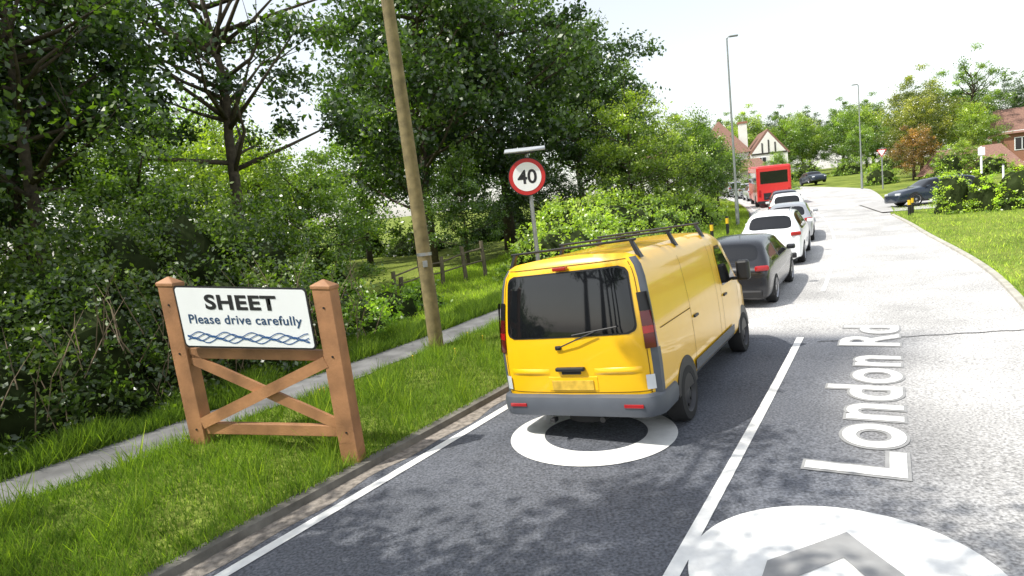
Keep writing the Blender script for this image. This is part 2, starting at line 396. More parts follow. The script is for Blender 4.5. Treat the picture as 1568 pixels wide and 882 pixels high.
# ------------------------------------------------------------- village sign
sx,sy=-1.96,6.83
vs=empty('village_name_sign',(sx,sy,gz(sx,sy)-.02),math.radians(-17))
L=2.06
for nm,x in (('post_right',0),('post_left',-L)):
    b0=-.4; top=2.0
    V=[];hw=.11;hd=.085
    for z,k in ((b0,1),(top,1),(top+.01,1.12),(top+.045,1.12),(top+.11,.1)):
        for a,b in ((-1,-1),(1,-1),(1,1),(-1,1)): V.append((x+a*hw*k,b*hd*k,z))
    F=[]
    for i in range(4):
        for k in range(4): F.append((4*i+k,4*i+(k+1)%4,4*i+4+(k+1)%4,4*i+4+k))
    F.append((16,17,18,19)); F.append((3,2,1,0))
    o=mesh(nm,V,F,M_wood,parent=vs)
    bv=o.modifiers.new('b','BEVEL'); bv.width=.008; bv.segments=2
box('rail_upper',(-L/2,-.01,1.25),(L-.20,.08,.12),M_wood,vs,.008)
box('rail_lower',(-L/2,-.01,.38),(L-.20,.08,.13),M_wood,vs,.008)
x0,x1=-L+.10,-.10; z0,z1=.45,1.19
for nm,(a,b),yo in (('brace_a',((x0,z1),(x1,z0)),-.03),('brace_b',((x0,z0),(x1,z1)),-.07)):
    dx=b[0]-a[0];dz=b[1]-a[1];ln=math.hypot(dx,dz); nx,nz=-dz/ln*.062,dx/ln*.062
    V=[];
    for y in (yo-.02,yo+.02):
        for (px,pz) in ((a[0]+nx,a[1]+nz),(b[0]+nx,b[1]+nz),(b[0]-nx,b[1]-nz),(a[0]-nx,a[1]-nz)): V.append((px,y,pz))
    mesh(nm,V,[(0,1,2,3),(7,6,5,4),(0,4,5,1),(1,5,6,2),(2,6,7,3),(3,7,4,0)],M_wood,parent=vs)
def rrect(w,h,r,n=6):
    pts=[]
    for cx,cz,a0 in ((w/2-r,h/2-r,0),(-w/2+r,h/2-r,90),(-w/2+r,-h/2+r,180),(w/2-r,-h/2+r,270)):
        for k in range(n+1):
            t=math.radians(a0+90*k/n); pts.append((cx+r*math.cos(t),cz+r*math.sin(t)))
    return pts
def plate(name,pts,cx,cz,y0,y1,mt,parent):
    n=len(pts); V=[(cx+p,y0,cz+q) for p,q in pts]+[(cx+p,y1,cz+q) for p,q in pts]
    F=[tuple(range(n))[::-1],tuple(range(n,2*n))]+[(i,(i+1)%n,n+(i+1)%n,n+i) for i in range(n)]
    ob=mesh(name,V,F,mt,parent=parent)
    bm=bmesh.new(); bm.from_mesh(ob.data); bmesh.ops.recalc_face_normals(bm,faces=bm.faces); bm.to_mesh(ob.data); bm.free()
    return ob
PC=-L/2+.00; PZ=1.68
plate('panel_border',rrect(1.755,.69,.05),PC,PZ,-.125,-.115,M_black,vs)
plate('panel_face',rrect(1.715,.65,.04),PC,PZ,-.128,-.124,M_white,vs)
plate('panel_backing',rrect(1.6,.6,.02),PC,PZ,-.114,-.087,M_galv,vs)
def signfn(y):
    return lambda x,z,c:(x,y,z)
me=text_mesh('lettering_name','SHEET',1,.035,0,1.08); me.materials.append(M_black); fit_text(me,PC-.47,PC+.48,1.765,1.935,signfn(-.132)); link(bpy.data.objects.new('lettering_name',me),vs)
me=text_mesh('lettering_message','Please drive carefully',1,.014,0,1.06); me.materials.append(M_navy); fit_text(me,PC-.74,PC+.76,1.575,1.71,signfn(-.132)); link(bpy.data.objects.new('lettering_message',me),vs)
for w in range(4):
    V=[];F=[];N=90
    for i in range(N+1):
        x=PC-.81+1.62*i/N; zc=1.455+.022*(w-1.5)+.028*math.sin(i/N*2*math.pi*(4.5)+w*1.6)
        for q in (-.0055,.0055): V.append((x,-.132-.0006*w,zc+q))
    for i in range(N): F.append((2*i,2*i+2,2*i+3,2*i+1))
    mesh('wave_line',V,F,M_blue,parent=vs)
for x in (-L,0):
    for z in (.38,1.25,1.8): tube('bolt',[(x,-.084,z),(x,-.094,z)],.012,M_dark,vs,8)
for o in list(vs.children):   # the frame has settled: posts lean and the left side stands a little higher
    for v in o.data.vertices:
        f=-v.co.x/L
        z=v.co.z; v.co.x-=(.055+.03*f)*max(0,z); v.co.z=z*(1+.085*f*(1 if z>0 else 0))
# ------------------------------------------------------------- utility pole
px,py=-1.545,11.77; pz=gz(px,py)
pole=empty('utility_pole',(px,py,pz-.1))
tube('shaft',[(0,0,-.3),(-.08,0,3),(-.17,0,6),(-.33,0,11)],[.145,.13,.115,.10],M_pole,pole,14)
tube('steel_band',[(-.045,0,1.9),(-.048,0,1.96)],.143,M_galv,pole,14)
box('number_plate',(-.03,-.14,1.75),(.09,.01,.12),M_galv,pole,.003)
# ------------------------------------------------------------- speed limit sign
qx,qy=.54,13.0; qz=gz(qx,qy)
sg=empty('speed_limit_sign',(qx,qy,qz),math.radians(-4)); hz=3.48-qz
tube('post',[(.09,.06,-.3),(.02,.06,hz+.52)],.042,M_galv,sg)
cir=lambda r:[(r*math.cos(2*math.pi*k/48),r*math.sin(2*math.pi*k/48)) for k in range(48)]
plate('backing',cir(.395),0,hz,-.005,.01,M_dark,sg)
plate('red_ring',cir(.375),0,hz,-.010,-.004,M_red,sg)
plate('white_face',cir(.295),0,hz,-.014,-.009,M_white,sg)
me=text_mesh('numerals','40',1,.02,0,1.); me.materials.append(M_black); fit_text(me,-.20,.20,hz-.145,hz+.145,lambda x,z,c:(x,-.017,z)); link(bpy.data.objects.new('numerals',me),sg)
box('solar_panel',(.0,.02,hz+.555),(.84,.34,.03),M_panel,sg,.006,rot=Matrix.Rotation(math.radians(16),3,'X'))
box('lamp_housing',(.0,-.06,hz+.49),(.40,.14,.06),M_dark,sg,.01)
# ------------------------------------------------------------- lamps, small street furniture
M_col=mat('lamp_column',(.25,.27,.26),.5,.3); M_band=mat('yellow_band',(.7,.45,.02),.5)
def lamp(X,Y,h,arm,rz):
    e=empty('street_lamp',(X,Y,gz(X,Y)),rz)
    tube('column',[(0,0,-.2),(0,0,1.5),(0,0,1.52),(0,0,h)],[.10,.10,.07,.04],M_col,e)
    tube('arm',[(0,0,h-.05),(arm*.5,0,h+.06),(arm,0,h+.08)],.03,M_col,e)
    box('lantern',(arm+.2,0,h+.07),(.45,.18,.08),M_col,e,.03)
lamp(12.65,34,9.9,.15,math.radians(-10)); lamp(31.6,55,9.0,.1,math.radians(170))
def bollard(X,Y,h=.9):
    e=empty('bollard',(X,Y,gz(X,Y)))
    tube('post',[(0,0,-.1),(0,0,h)],.07,M_dark,e); tube('reflective_band',[(0,0,h*.62),(0,0,h*.9)],.076,M_band,e)
for (m_,s_) in ((-5.9,26.5),(-5.7,30)):
    x,y=W(s_,m_+float(c_off(s_))); bollard(x,y)
for (m_,s_) in ((2.0,34.0),(2.3,35.2)):
    x,y=W(s_,m_+float(c_off(s_))); bollard(x,y,.8)
def trisign(X,Y,h):
    e=empty('give_way_sign',(X,Y,gz(X,Y)),math.radians(-30))
    tube('post',[(0,0,-.2),(0,0,h)],.05,M_galv,e)
    pts=[(-.36,.30),(.36,.30),(0,-.33)]
    plate('plate_red',pts,0,h-.2,-.075,-.055,M_red,e)
    plate('plate_white',[(a*.72,b*.72+.02) for a,b in pts],0,h-.2,-.08,-.074,M_white,e)
trisign(31.0,51,3.1)
e=empty('street_name_post',(25.0,32.6,gz(25,32.6)),math.radians(-25))
tube('post',[(0,0,-.2),(0,0,2.7)],.05,M_white,e); box('plate',(0,-.07,2.45),(.30,.03,.4),M_white,e,.01)
e=empty('white_marker_post',(24.3,30.3,gz(24.3,30.3)),math.radians(-25))
tube('post',[(0,0,-.2),(0,0,1.7)],.045,M_white,e); tube('post_cap',[(0,0,1.7),(0,0,1.78)],[.06,.02],M_dark,e)
# ------------------------------------------------------------- wheels
def wheel(parent,x,y,r,w,hubm,side,zc=None):
    o=1 if side>0 else -1; zc=r if zc is None else zc
    prof=[(-.5*w,r*.6),(-.48*w,r*.93),(-.36*w,r),(.36*w,r),(.48*w,r*.94),(.5*w,r*.68),(.42*w,r*.64),(.30*w,r*.60),(.33*w,r*.30),(.42*w,r*.17),(.42*w,.001)]
    prof=[(a*o,b) for a,b in prof]
    idx=[0,0,0,0,0,1,1,1,1,1]
    lathe('wheel',prof,[M_tyre,hubm],idx,parent,loc=(x,y,zc))
    nh=8 if hubm is M_hub else 5
    for k in range(nh):
        t=2*math.pi*k/nh
        rr=r*.46; c=(x+rr*math.cos(t),y+o*.325*w,zc+rr*math.sin(t)); q=r*(.055 if hubm is M_hub else .12)
        tube('hub_opening',[c,(c[0],c[1]+o*.012,c[2])],q,M_dark,parent,10)
def arch(parent,x,ysurf,r,zlow,side,mt):
    o=1 if side>0 else -1; N=26; pts=[]
    for k in range(N+1):
        t=math.pi*k/N*1.3-math.pi*.15; zz=r*.86+r*1.0*math.sin(t)*1.0; pts.append((x+r*math.cos(t),max(zlow,zz)))
    V=[(a,ysurf+o*.006,b) for a,b in pts]+[(a,ysurf-o*.10,b) for a,b in pts]; n=len(pts)
    F=[tuple(range(n)),tuple(range(n,2*n))[::-1]]+[(i,(i+1)%n,n+(i+1)%n,n+i) for i in range(n)]
    mesh('wheel_arch',V,F,mt,parent=parent)
# ------------------------------------------------------------- yellow van
def place_vehicle(name,s,n,hoff=0.,roll=0.):
    x,y=W(s,n); z0=float(zr(s)); z1=float(zr(s+3)); pitch=math.atan2(z1-z0,3)
    e=empty(name,(x,y,z0)); yaw=math.atan2(DS[1],DS[0])+hoff
    e.rotation_euler=(Matrix.Rotation(yaw,3,'Z')@Matrix.Rotation(-pitch,3,'Y')@Matrix.Rotation(-roll,3,'X')).to_euler(); return e
def build_van():
    RL=math.radians(3.3)
    e=place_vehicle('yellow_panel_van',6.15,-3.07,0,RL)
    PR=[(.34,.89),(.38,.94),(.45,.965),(.60,.978),(.85,.985),(1.05,.982),(1.20,.975),(1.35,.965),(1.55,.945),(1.82,.91),(1.95,.875),(2.04,.815),(2.085,.725)]
    ZR=2.085; ZT=2.13
    def yw(z):
        for (a,b),(c,d) in zip(PR[:-1],PR[1:]):
            if z<=c: 
                t=max(0,(z-a)/(c-a)); return b+(d-b)*t
        return PR[-1][1]
    def xr(y,z):
        f=min(1,abs(y)/max(.3,yw(z)))
        return .13*max(0,(z-1.05))**1.4+.11*f**7+.10*max(0,(z-1.97)/.15)**2*.6+.045*f**2
    K=20
    fr=[-1,-.975,-.935,-.88]+list(np.linspace(-.8,.8,K-7))+[.88,.935,.975,1]
    K=len(fr)
    st=[0,.06,.13,.3,.6,.9,1.3,1.8,2.3,2.8,3.3,3.65,3.95,4.3,4.6,4.85,5.05,5.16,5.2]
    zt=[ZT]*10+[2.12,2.09,2.0,1.70,1.38,1.12,1.02,.85,.75]
    wf=[1]*13+[.99,.975,.95,.91,.85,.80]
    V=[];rows=[]
    nP=len(PR)
    for i,(x,z_,w_) in enumerate(zip(st,zt,wf)):
        row=[]
        def tz(z):
            if z_>=1.1: return z if z<=1 else 1+(z-1)*(z_-1)/(ZT-1)
            return .3+(z-.3)*(z_-.3)/(ZT-.3)
        def addp(y,z):
            xx=x+(xr(y,z) if i==0 else (xr(y,z)*max(0,1-x/.6) if x<.6 else 0))
            V.append((xx,y*w_,tz(z))); row.append(len(V)-1)
        for z,y in PR: addp(-y,z)
        yt=PR[-1][1]
        for f in fr[1:-1]: addp(f*yt,ZR+.045*(1-f*f))
        for z,y in PR[::-1]: addp(y,z)
        rows.append(row)
    F=[];I=[]
    n=len(rows[0])
    for i in range(len(rows)-1):
        for j in range(n-1):
            F.append((rows[i][j],rows[i][j+1],rows[i+1][j+1],rows[i+1][j])); 
            side=j<nP-1 or j>=n-nP
            zz=V[rows[i][j]][2]
            if i==0 and side and zz<2.03: I.append(1)
            elif i==1 and side and zz<1.0: I.append(1)
            elif 12<=i<=13 and not side: I.append(2)
            else: I.append(0)
    F.append(tuple(rows[-1])); I.append(0)
    F.append(tuple([rows[i][0] for i in range(len(rows))]+[rows[i][-1] for i in range(len(rows))][::-1])); I.append(3)
    R=[]
    for z,y in PR:
        r=[]
        for f in fr: V.append((xr(f*y,z),f*y,z)); r.append(len(V)-1)
        R.append(r)
    r=[]
    for f in fr:
        y=f*PR[-1][1]; z=ZR+.045*(1-f*f); V.append((xr(y,z),y,z)); r.append(len(V)-1)
    R.append(r)
    for a in range(len(R)-1):
        for b in range(K-1):
            F.append((R[a][b],R[a+1][b],R[a+1][b+1],R[a][b+1])); I.append(1 if (b in(0,1,K-2,K-3) and a<len(R)-3) else 0)
    bm=bmesh.new(); vv=[bm.verts.new(v) for v in V]
    for f,i in zip(F,I):
        q=bm.faces.new([vv[k] for k in f]); q.material_index=i; q.smooth=True
    bmesh.ops.remove_doubles(bm,verts=bm.verts,dist=.0015)
    bmesh.ops.recalc_face_normals(bm,faces=bm.faces)
    for ed in bm.edges:
        if len(ed.link_faces)==2 and ed.calc_face_angle(0)>math.radians(48): ed.smooth=False
    me=bpy.data.meshes.new('body'); bm.to_mesh(me); bm.free()
    for m_ in (M_yel,M_grey,M_glass,M_dark): me.materials.append(m_)
    link(bpy.data.objects.new('body',me),e)
    def rearp(name,fl,fr_,z0,z1,off,mt,nz=14,ny=16):
        V=[];F=[]
        for i in range(nz+1):
            z=z0+(z1-z0)*i/nz; a,b=fl(z),fr_(z)
            for j in range(ny+1):
                y=a+(b-a)*j/ny; V.append((xr(y,z)-off,y,z))
        for i in range(nz):
            for j in range(ny):
                k=i*(ny+1)+j; F.append((k,k+ny+1,k+ny+2,k+1))
        return mesh(name,V,F,mt,parent=e,smooth=True,angle=180)
    def rnd(hw,z,z0,z1,r):
        d=min(z-z0,z1-z)
        return hw if d>=r else hw-r*(1-math.sqrt(max(0,1-((r-d)/r)**2)))
    for nm,g,off,mt in (('rear_window_seal',.018,.006,M_dark),('rear_window',0,.012,M_glass)):
        z0,z1=1.25-g,1.95+g
        hw=lambda z:rnd(.81+g-.06*(z-1.2)/.7,z,z0,z1,.10)
        rearp(nm,lambda z:-hw(z),lambda z:hw(z),z0,z1,off,mt,28,16)
    for sgn in (-1,1):
        rearp('tailgate_gap',lambda z:sgn*(yw(z)*.905)-.004,lambda z:sgn*(yw(z)*.905)+.004,.58,2.0,.004,M_seam,16,1)
    for z in (.60,2.03):
        rearp('tailgate_gap',lambda q:-yw(z)*.9,lambda q:yw(z)*.9,z-.004,z+.004,.004,M_seam,1,16)
    for a,b in ((-.82,-.28),(.28,.82)):
        V=[];F=[];N=14
        for i in range(N+1):
            y=a+(b-a)*i/N; k=math.sin(math.pi*i/N)**.5
            for dz,off in ((.045,.0),(.012,.024*k+.001),(-.012,.014*k+.001),(-.03,.0)): V.append((xr(y,.83)-off-.001,y,.83+dz))
        for i in range(N):
            for j in range(3): q=i*4+j; F.append((q,q+4,q+5,q+1))
        mesh('pressed_ledge',V,F,M_yel,parent=e,smooth=True,angle=60)
    for sgn in (-1,1):
        def lo(z): return sgn*yw(z)*.895
        def hi(z): return sgn*yw(z)*.999
        def sec(nm,z0,z1,mt):
            a=(lo,hi) if sgn>0 else (hi,lo)
            rearp(nm,a[0],a[1],z0,z1,.016,mt,6,6)
            V=[];F=[]
            for i in range(7):
                z=z0+(z1-z0)*i/6
                for x in (xr(yw(z),z)-.016,.15,.18): V.append((x,sgn*(yw(z)+.010),z))
            for i in range(6):
                for j in range(2): k=i*3+j; F.append((k,k+3,k+4,k+1))
            mesh(nm+'_side',V,F,mt,parent=e)
        sec('tail_light_smoked',1.46,1.66,M_dark); sec('tail_light',1.30,1.458,M_taildk); sec('tail_light_clear',1.22,1.298,M_tail); sec('tail_light_lower',1.06,1.218,M_taildk)
        rearp('reversing_lamp',(lambda z:-.935) if sgn<0 else (lambda z:.85),(lambda z:-.85) if sgn<0 else (lambda z:.935),.62,.78,.018,M_clear,4,3)
        box('bumper_reflector',(-.075,sgn*.72,.47),(.02,.22,.04),M_tail,e,.006)
    path=[];hw=.99
    for k in range(8): path.append((.58-k*.055,-hw,0,-1))
    for k in range(1,8):
        t=math.pi/2*k/8; path.append((.20-.24*math.sin(t),-hw+.20*(1-math.cos(t)),-math.sin(t),-math.cos(t)))
    for k in range(11): path.append((-.045,-.78+1.56*k/10,-1,0))
    path+= [(a,-b,c,-d) for a,b,c,d in path[:15][::-1]]
    sec=[(-.06,.33),(.0,.34),(.022,.40),(.028,.50),(.012,.555),(-.05,.58)]
    V=[];F=[]
    for (a,b,nx,ny) in path:
        for (o,z) in sec: V.append((a+nx*o,b+ny*o,z))
    m_=len(sec)
    for i in range(len(path)-1):
        for j in range(m_-1): F.append((i*m_+j,i*m_+j+1,(i+1)*m_+j+1,(i+1)*m_+j))
    mesh('rear_bumper',V,F,M_grey,parent=e,smooth=True,angle=50)
    box('plate_recess',(.012,0,.70),(.03,.62,.17),M_yel,e,.01)
    box('number_plate',(-.010,0,.685),(.012,.52,.11),M_plate,e,.003)
    box('door_handle',(-.025,.0,.875),(.06,.36,.045),M_dark,e,.015)
    box('handle_recess',(-.003,.0,.83),(.03,.24,.04),M_dark,e,.01)
    tube('wiper_arm',[(-.03,.12,1.12),(-.045,-.10,1.20),(-.03,-.36,1.29)],.009,M_dark,e,6)
    tube('wiper_blade',[(-.02,-.08,1.26),(-.005,-.62,1.33)],.009,M_dark,e,6)
    box('wiper_pivot',(-.01,.12,1.12),(.04,.07,.05),M_dark,e,.012)
    box('high_brake_light',(.085,0,2.005),(.07,.17,.04),M_tail,e,.01)
    def sidep(name,xl,xr_,z0,z1,off,mt,sgn=-1,nz=12,nx=10):
        V=[];F=[]
        for i in range(nz+1):
            z=z0+(z1-z0)*i/nz; a,b=xl(z),xr_(z)
            for j in range(nx+1):
                x=a+(b-a)*j/nx; k=np.interp(x,st,wf); V.append((x,sgn*(yw(z)*k+off),z))
        for i in range(nz):
            for j in range(nx): k=i*(nx+1)+j; F.append((k,k+1,k+nx+2,k+nx+1))
        return mesh(name,V,F,mt,parent=e,smooth=True,angle=180)
    for sgn in (-1,1):
        z0,z1=1.24,1.84
        sidep('cab_window',lambda z:3.30+.05*(1-min(1,(z-z0)/.08))+.06*max(0,(z-1.75)/.07),lambda z:4.28-.62*(z-z0)/(z1-z0)-.04,z0,z1,.006,M_glass,sgn)
        for x in (1.55,2.95,3.20): sidep('panel_gap',lambda z:x-.004,lambda z:x+.004,.46,1.9,.003,M_seam,sgn,14,1)
        sidep('panel_gap',lambda z:4.28,lambda z:4.29,.46,1.2,.003,M_seam,sgn,10,1)
        sidep('slide_rail',lambda z:.35,lambda z:1.55,1.22,1.232,.004,M_seam,sgn,1,10)
        sidep('side_moulding',lambda z:1.47,lambda z:3.72,.44,.58,.022,M_grey,sgn,4,12)
        sidep('sill',lambda z:1.42,lambda z:3.8,.34,.41,.008,M_grey,sgn,3,10)
        for x in (1.72,3.38): box('handle',(x,sgn*.99,1.10),(.18,.03,.035),M_dark,e,.01)
        box('mirror',(4.12,sgn*1.14,1.36),(.14,.20,.32),M_dark,e,.04); box('mirror_arm',(4.12,sgn*1.02,1.24),(.08,.12,.05),M_dark,e,.01)
        for x in (1.06,4.51):
            k=float(np.interp(x,st,wf))
            arch(e,x,sgn*(.980*k),.395,.34,sgn,M_dark)
            yy=sgn*(.875*k); wheel(e,x,yy,.34,.235,M_hub,sgn,zc=.34+yy*math.sin(RL))
    for i,x in enumerate((.42,1.75,3.1)):
        box('roof_bar',(x,0,2.215),(.045,1.62,.03),M_dark,e,.008)
        for sgn in (-1,1):
            V=[(x-.045,sgn*.86,2.01),(x+.045,sgn*.86,2.01),(x+.02,sgn*.77,2.215),(x-.02,sgn*.77,2.215),(x-.045,sgn*.80,2.05),(x+.045,sgn*.80,2.05),(x+.02,sgn*.73,2.215),(x-.02,sgn*.73,2.215)]
            mesh('bar_foot',V,[(0,1,2,3),(7,6,5,4),(0,4,5,1),(1,5,6,2),(2,6,7,3),(3,7,4,0)],M_dark,parent=e)
    tube('exhaust',[(.1,-.25,.25),(1.0,-.25,.27)],.035,M_dark,e); tube('rear_axle',[(1.06,-.75,.33),(1.06,.75,.33)],.06,M_dark,e)
    tube('spare_wheel',[(.45,0,.20),(.45,0,.36)],.31,M_tyre,e,20); box('tow_eye',(-.02,.3,.28),(.1,.06,.05),M_dark,e,.01)
    box('floor_pan',(2.5,0,.36),(4.6,1.6,.06),M_dark,e)
build_van()
# ------------------------------------------------------------- generic cars
def car(name,s,n,L,Wd,H,paint,hoff=0.,XY=None,yaw=None,estate=False,hub=None):
    hub=hub or M_alloy
    if XY is None: e=place_vehicle(name,s,n,hoff)
    else: e=empty(name,(XY[0],XY[1],XY[2]),yaw)
    w=Wd/2
    ST=[(0,.56,.90),(.012,.63,.95),(.05,.69,.975),(.135,.93,.985),(.19,.98,.99),(.35,1.0,1),(.365,1.0,1),(.52,.99,1),(.60,.93,1),(.715,.70,.99),(.78,.665,.985),(.92,.60,.95),(.985,.50,.88),(1,.42,.82)]
    if estate: ST[3]=(.10,.92,.985)
    belt=.64*H; V=[];rows=[]
    for (x,z,wk) in ST:
        zt=z*H; cab=zt>belt+.10; ww=w*wk; h=[]
        h+= [(.84*ww,.20),(.965*ww,.27),(1.0*ww,.46*H/1.5+.04),(.99*ww,.52*H)]
        b=min(belt,zt-.05); h[3]=(h[3][0],min(h[3][1],b-.06)); h[2]=(h[2][0],min(h[2][1],b-.14))
        h.append((.955*ww,b))
        if cab: t=(zt-belt); h.append((.955*ww-.42*t+.0,zt-.075)); h.append((.955*ww-.42*t-.10,zt-.012)); 
        else: h.append((.90*ww,b+.02)); h.append((.74*ww,zt-.01))
        h.append((.35*ww,zt+.004))
        row=[]
        for y,q in h: V.append((x*L,-y,q)); row.append(len(V)-1)
        V.append((x*L,0,h[-1][1]+.008)); row.append(len(V)-1)
        for y,q in h[::-1]: V.append((x*L,y,q)); row.append(len(V)-1)
        rows.append(row)
    n_=len(rows[0]);F=[];I=[]
    for i in range(len(rows)-1):
        for j in range(n_-1):
            F.append((rows[i][j],rows[i][j+1],rows[i+1][j+1],rows[i+1][j]))
            jj=j if j<n_//2 else n_-2-j
            mi=0
            if jj==0: mi=2
            elif jj==4 and 3<=i<=8 and i!=5: mi=1
            elif jj==4 and i==5: mi=2
            elif jj>=6 and i==2: mi=1
            elif jj>=5 and i==8: mi=1
            I.append(mi)
    F.append(tuple(rows[0])[::-1]);I.append(0);F.append(tuple(rows[-1]));I.append(0)
    F.append(tuple([r[0] for r in rows]+[r[-1] for r in rows][::-1]));I.append(2)
    bm=bmesh.new(); vv=[bm.verts.new(v) for v in V]
    for f,i in zip(F,I): q=bm.faces.new([vv[k] for k in f]); q.material_index=i; q.smooth=True
    bmesh.ops.recalc_face_normals(bm,faces=bm.faces)
    cl=bm.edges.layers.float.new('crease_edge')
    for ed in bm.edges:
        ms={f.material_index for f in ed.link_faces}
        if len(ms)>1: ed[cl]=.75
        elif any(len(f.verts)>8 for f in ed.link_faces): ed[cl]=.5
    me=bpy.data.meshes.new('body'); bm.to_mesh(me); bm.free()
    for m_ in (paint,M_glass,M_dark): me.materials.append(m_)
    ob=link(bpy.data.objects.new('body',me),e); md=ob.modifiers.new('s','SUBSURF'); md.levels=2; md.render_levels=2
    r=.33 if H<1.55 else .355
    for sgn in (-1,1):
        for x in (.185*L,.80*L):
            arch(e,x,sgn*(w*.965),r*1.16,.21,sgn,M_dark); wheel(e,x,sgn*(w-.115),r,.22,hub,sgn)
        for nm,x,y,z,sz,mt in (('tail_light',.035,w*.80,.60*H,(.10,.30,.12),M_tail),('head_light',L-.10,w*.70,.46*H,(.2,.3,.12),M_clear)):
            box(nm,(x,sgn*y,z),sz,mt,e,.04,rot=Matrix.Rotation(sgn*math.radians(-22 if x<1 else 22),3,'Z'))
        box('mirror',(.665*L,sgn*(w+.06),.68*H),(.13,.20,.12),paint,e,.035)
    box('number_plate',(-.004,0,.52 if H<1.55 else .58),(.03,.50,.11),M_plate,e,.004)
    box('rear_bumper_trim',(.02,0,.33),(.10,Wd*.80,.17),M_dark,e,.04)
    box('wiper',(.10,0,.71*H),(.02,.4,.015),M_dark,e,.004)
    if H>1.55:
        for sgn in (-1,1): tube('roof_rail',[(.9,sgn*.52,H+.0),(1.0,sgn*.52,H+.035),(2.4,sgn*.52,H+.035),(2.5,sgn*.52,H)],.014,M_galv,e,6)
    return e
P_black=mat('black_car_paint',(.015,.016,.02),.25,var=.05,coat=.4)
P_white=mat('white_car_paint',(.80,.81,.82),.3,var=.02,coat=.6)
P_silver=mat('silver_car_paint',(.42,.43,.46),.3,.5,var=.03,coat=.6)
P_dark=mat('dark_blue_car_paint',(.02,.03,.05),.25,.1,var=.05,coat=.5)
P_red=mat('red_bus_paint',(.60,.025,.025),.35,var=.04,coat=.4)
def hd(s): return math.atan2(-float(c_off(s+3)-c_off(s)),3)
def lane(s): return float(c_off(s))-3.05
car('black_hatchback_car',14.1,lane(14.1)-.05,4.3,1.80,1.47,P_black,0)
car('white_suv_car',20.2,lane(20.2)+.0,4.4,1.84,1.62,P_white,hd(20))
car('silver_car',26.0,lane(26)+.1,4.4,1.8,1.5,P_silver,hd(26))
car('white_car',34.5,lane(34.5)-.1,4.3,1.8,1.55,P_white,hd(34))
car('grey_car',41.0,lane(41),4.3,1.8,1.5,P_dark,hd(41))
for s_ in (61,67,73,79,85):
    car('queued_car',s_,lane(s_),4.4,1.8,1.65 if s_>70 else 1.5,(P_dark,P_silver,P_black)[int(s_)%3],hd(s_))
car('oncoming_car',88.5,lane(86)+6.0,4.4,1.8,1.5,P_silver,hd(86)+math.pi)
car('oncoming_car',83,lane(80)+9.0,4.3,1.8,1.45,P_dark,hd(80)+math.pi)
x,y=23.0,33.2; s_,n_=SN(x,y)
car('dark_estate_car',0,0,4.3,1.75,1.40,P_dark,XY=(x+2.0,y-.2,float(zr(s_))+.05),yaw=math.radians(174),estate=True)
def bus():
    s=50.5; e=place_vehicle('red_bus',s,lane(s),hd(s)); 
    box('body',(4.2,0,1.72),(8.4,2.4,2.75),P_red,e,.14)
    box('rear_window',(-.006,0,2.25),(.03,1.9,.9),M_glass,e,.01); box('engine_grille',(-.006,0,.85),(.03,1.5,.5),M_dark,e,.01)
    for sgn in (-1,1):
        box('side_windows',(4.2,sgn*1.203,2.2),(7.4,.02,.85),M_glass,e,.005)
        box('tail_light',(-.01,sgn*1.02,1.1),(.04,.16,.5),M_tail,e,.01)
        for x in (2.0,6.6): wheel(e,x,sgn*1.08,.46,.27,M_hub,sgn)
    box('number_plate',(-.02,0,.52),(.02,.5,.11),M_plate,e); box('bumper',(.0,0,.42),(.12,2.36,.2),M_dark,e,.03)
bus()
# ------------------------------------------------------------- houses
M_render=mat('white_render',(.72,.70,.66),.8,var=.05,scale=2)
M_tile=mat('clay_tiles',(.22,.12,.09),.8,var=.35,scale=12,bump=.5,bscale=18)
M_brick=mat('red_brick',(.28,.13,.085),.85,var=.25,scale=14,bump=.3)
M_timber=mat('black_timber',(.03,.025,.02),.7)
def prism(name,x0,x1,y0,y1,z0,z1,mt,e,hip=0.,axis='x',ov=.4):
    x0-=ov;x1+=ov;y0-=ov;y1+=ov
    if axis=='x': r=[(x0+hip,(y0+y1)/2,z1),(x1-hip,(y0+y1)/2,z1)]
    else: r=[((x0+x1)/2,y0+hip,z1),((x0+x1)/2,y1-hip,z1)]
    V=[(x0,y0,z0),(x1,y0,z0),(x1,y1,z0),(x0,y1,z0)]+r
    F=[(0,1,5,4),(2,3,4,5),(0,4,3),(1,2,5)] if axis=='x' else [(0,1,4),(1,2,5,4),(2,3,5),(3,0,4,5)]
    F.append((3,2,1,0)); mesh(name,V,F,mt,parent=e)
def window(e,x,y,z,w=1.1,h=1.2,face='y'):
    if face=='y':
        box('window_frame',(x,y,z),(w+.16,.08,h+.16),M_white,e); box('window_glass',(x,y-.03,z),(w,.06,h),M_glass,e)
        box('glazing_bar',(x,y-.065,z),(.06,.02,h),M_white,e)
    else:
        box('window_frame',(x,y,z),(.08,w+.16,h+.16),M_white,e); box('window_glass',(x-.03,y,z),(.06,w,h),M_glass,e)
hx,hy=36.3,98.
h=empty('white_rendered_house',(hx,hy,gz(hx,hy)-.2),math.radians(-12))
box('walls',(-2,0,2.8),(7.5,8,5.6),M_render,h); prism('hipped_roof',-5.75,1.75,-4,4,5.3,10.6,M_tile,h,hip=3.0,axis='y')
box('wing_walls',(4.4,-1,2.4),(5.2,7,4.8),M_render,h); prism('wing_roof',1.8,7,-4.0,2.5,4.6,8.3,M_tile,h,axis='y')
mesh('gable_wall',[(1.9,-4.52,4.7),(6.9,-4.52,4.7),(4.4,-4.52,7.9)],[(0,1,2)],M_render,parent=h)
for x in (-.9,0,.9): box('gable_timber',(4.4+x,-4.56,5.7-abs(x)*.2),(.18,.06,2.0-abs(x)*.5),M_timber,h)
box('gable_beam',(4.4,-4.57,4.75),(5.0,.07,.2),M_timber,h)
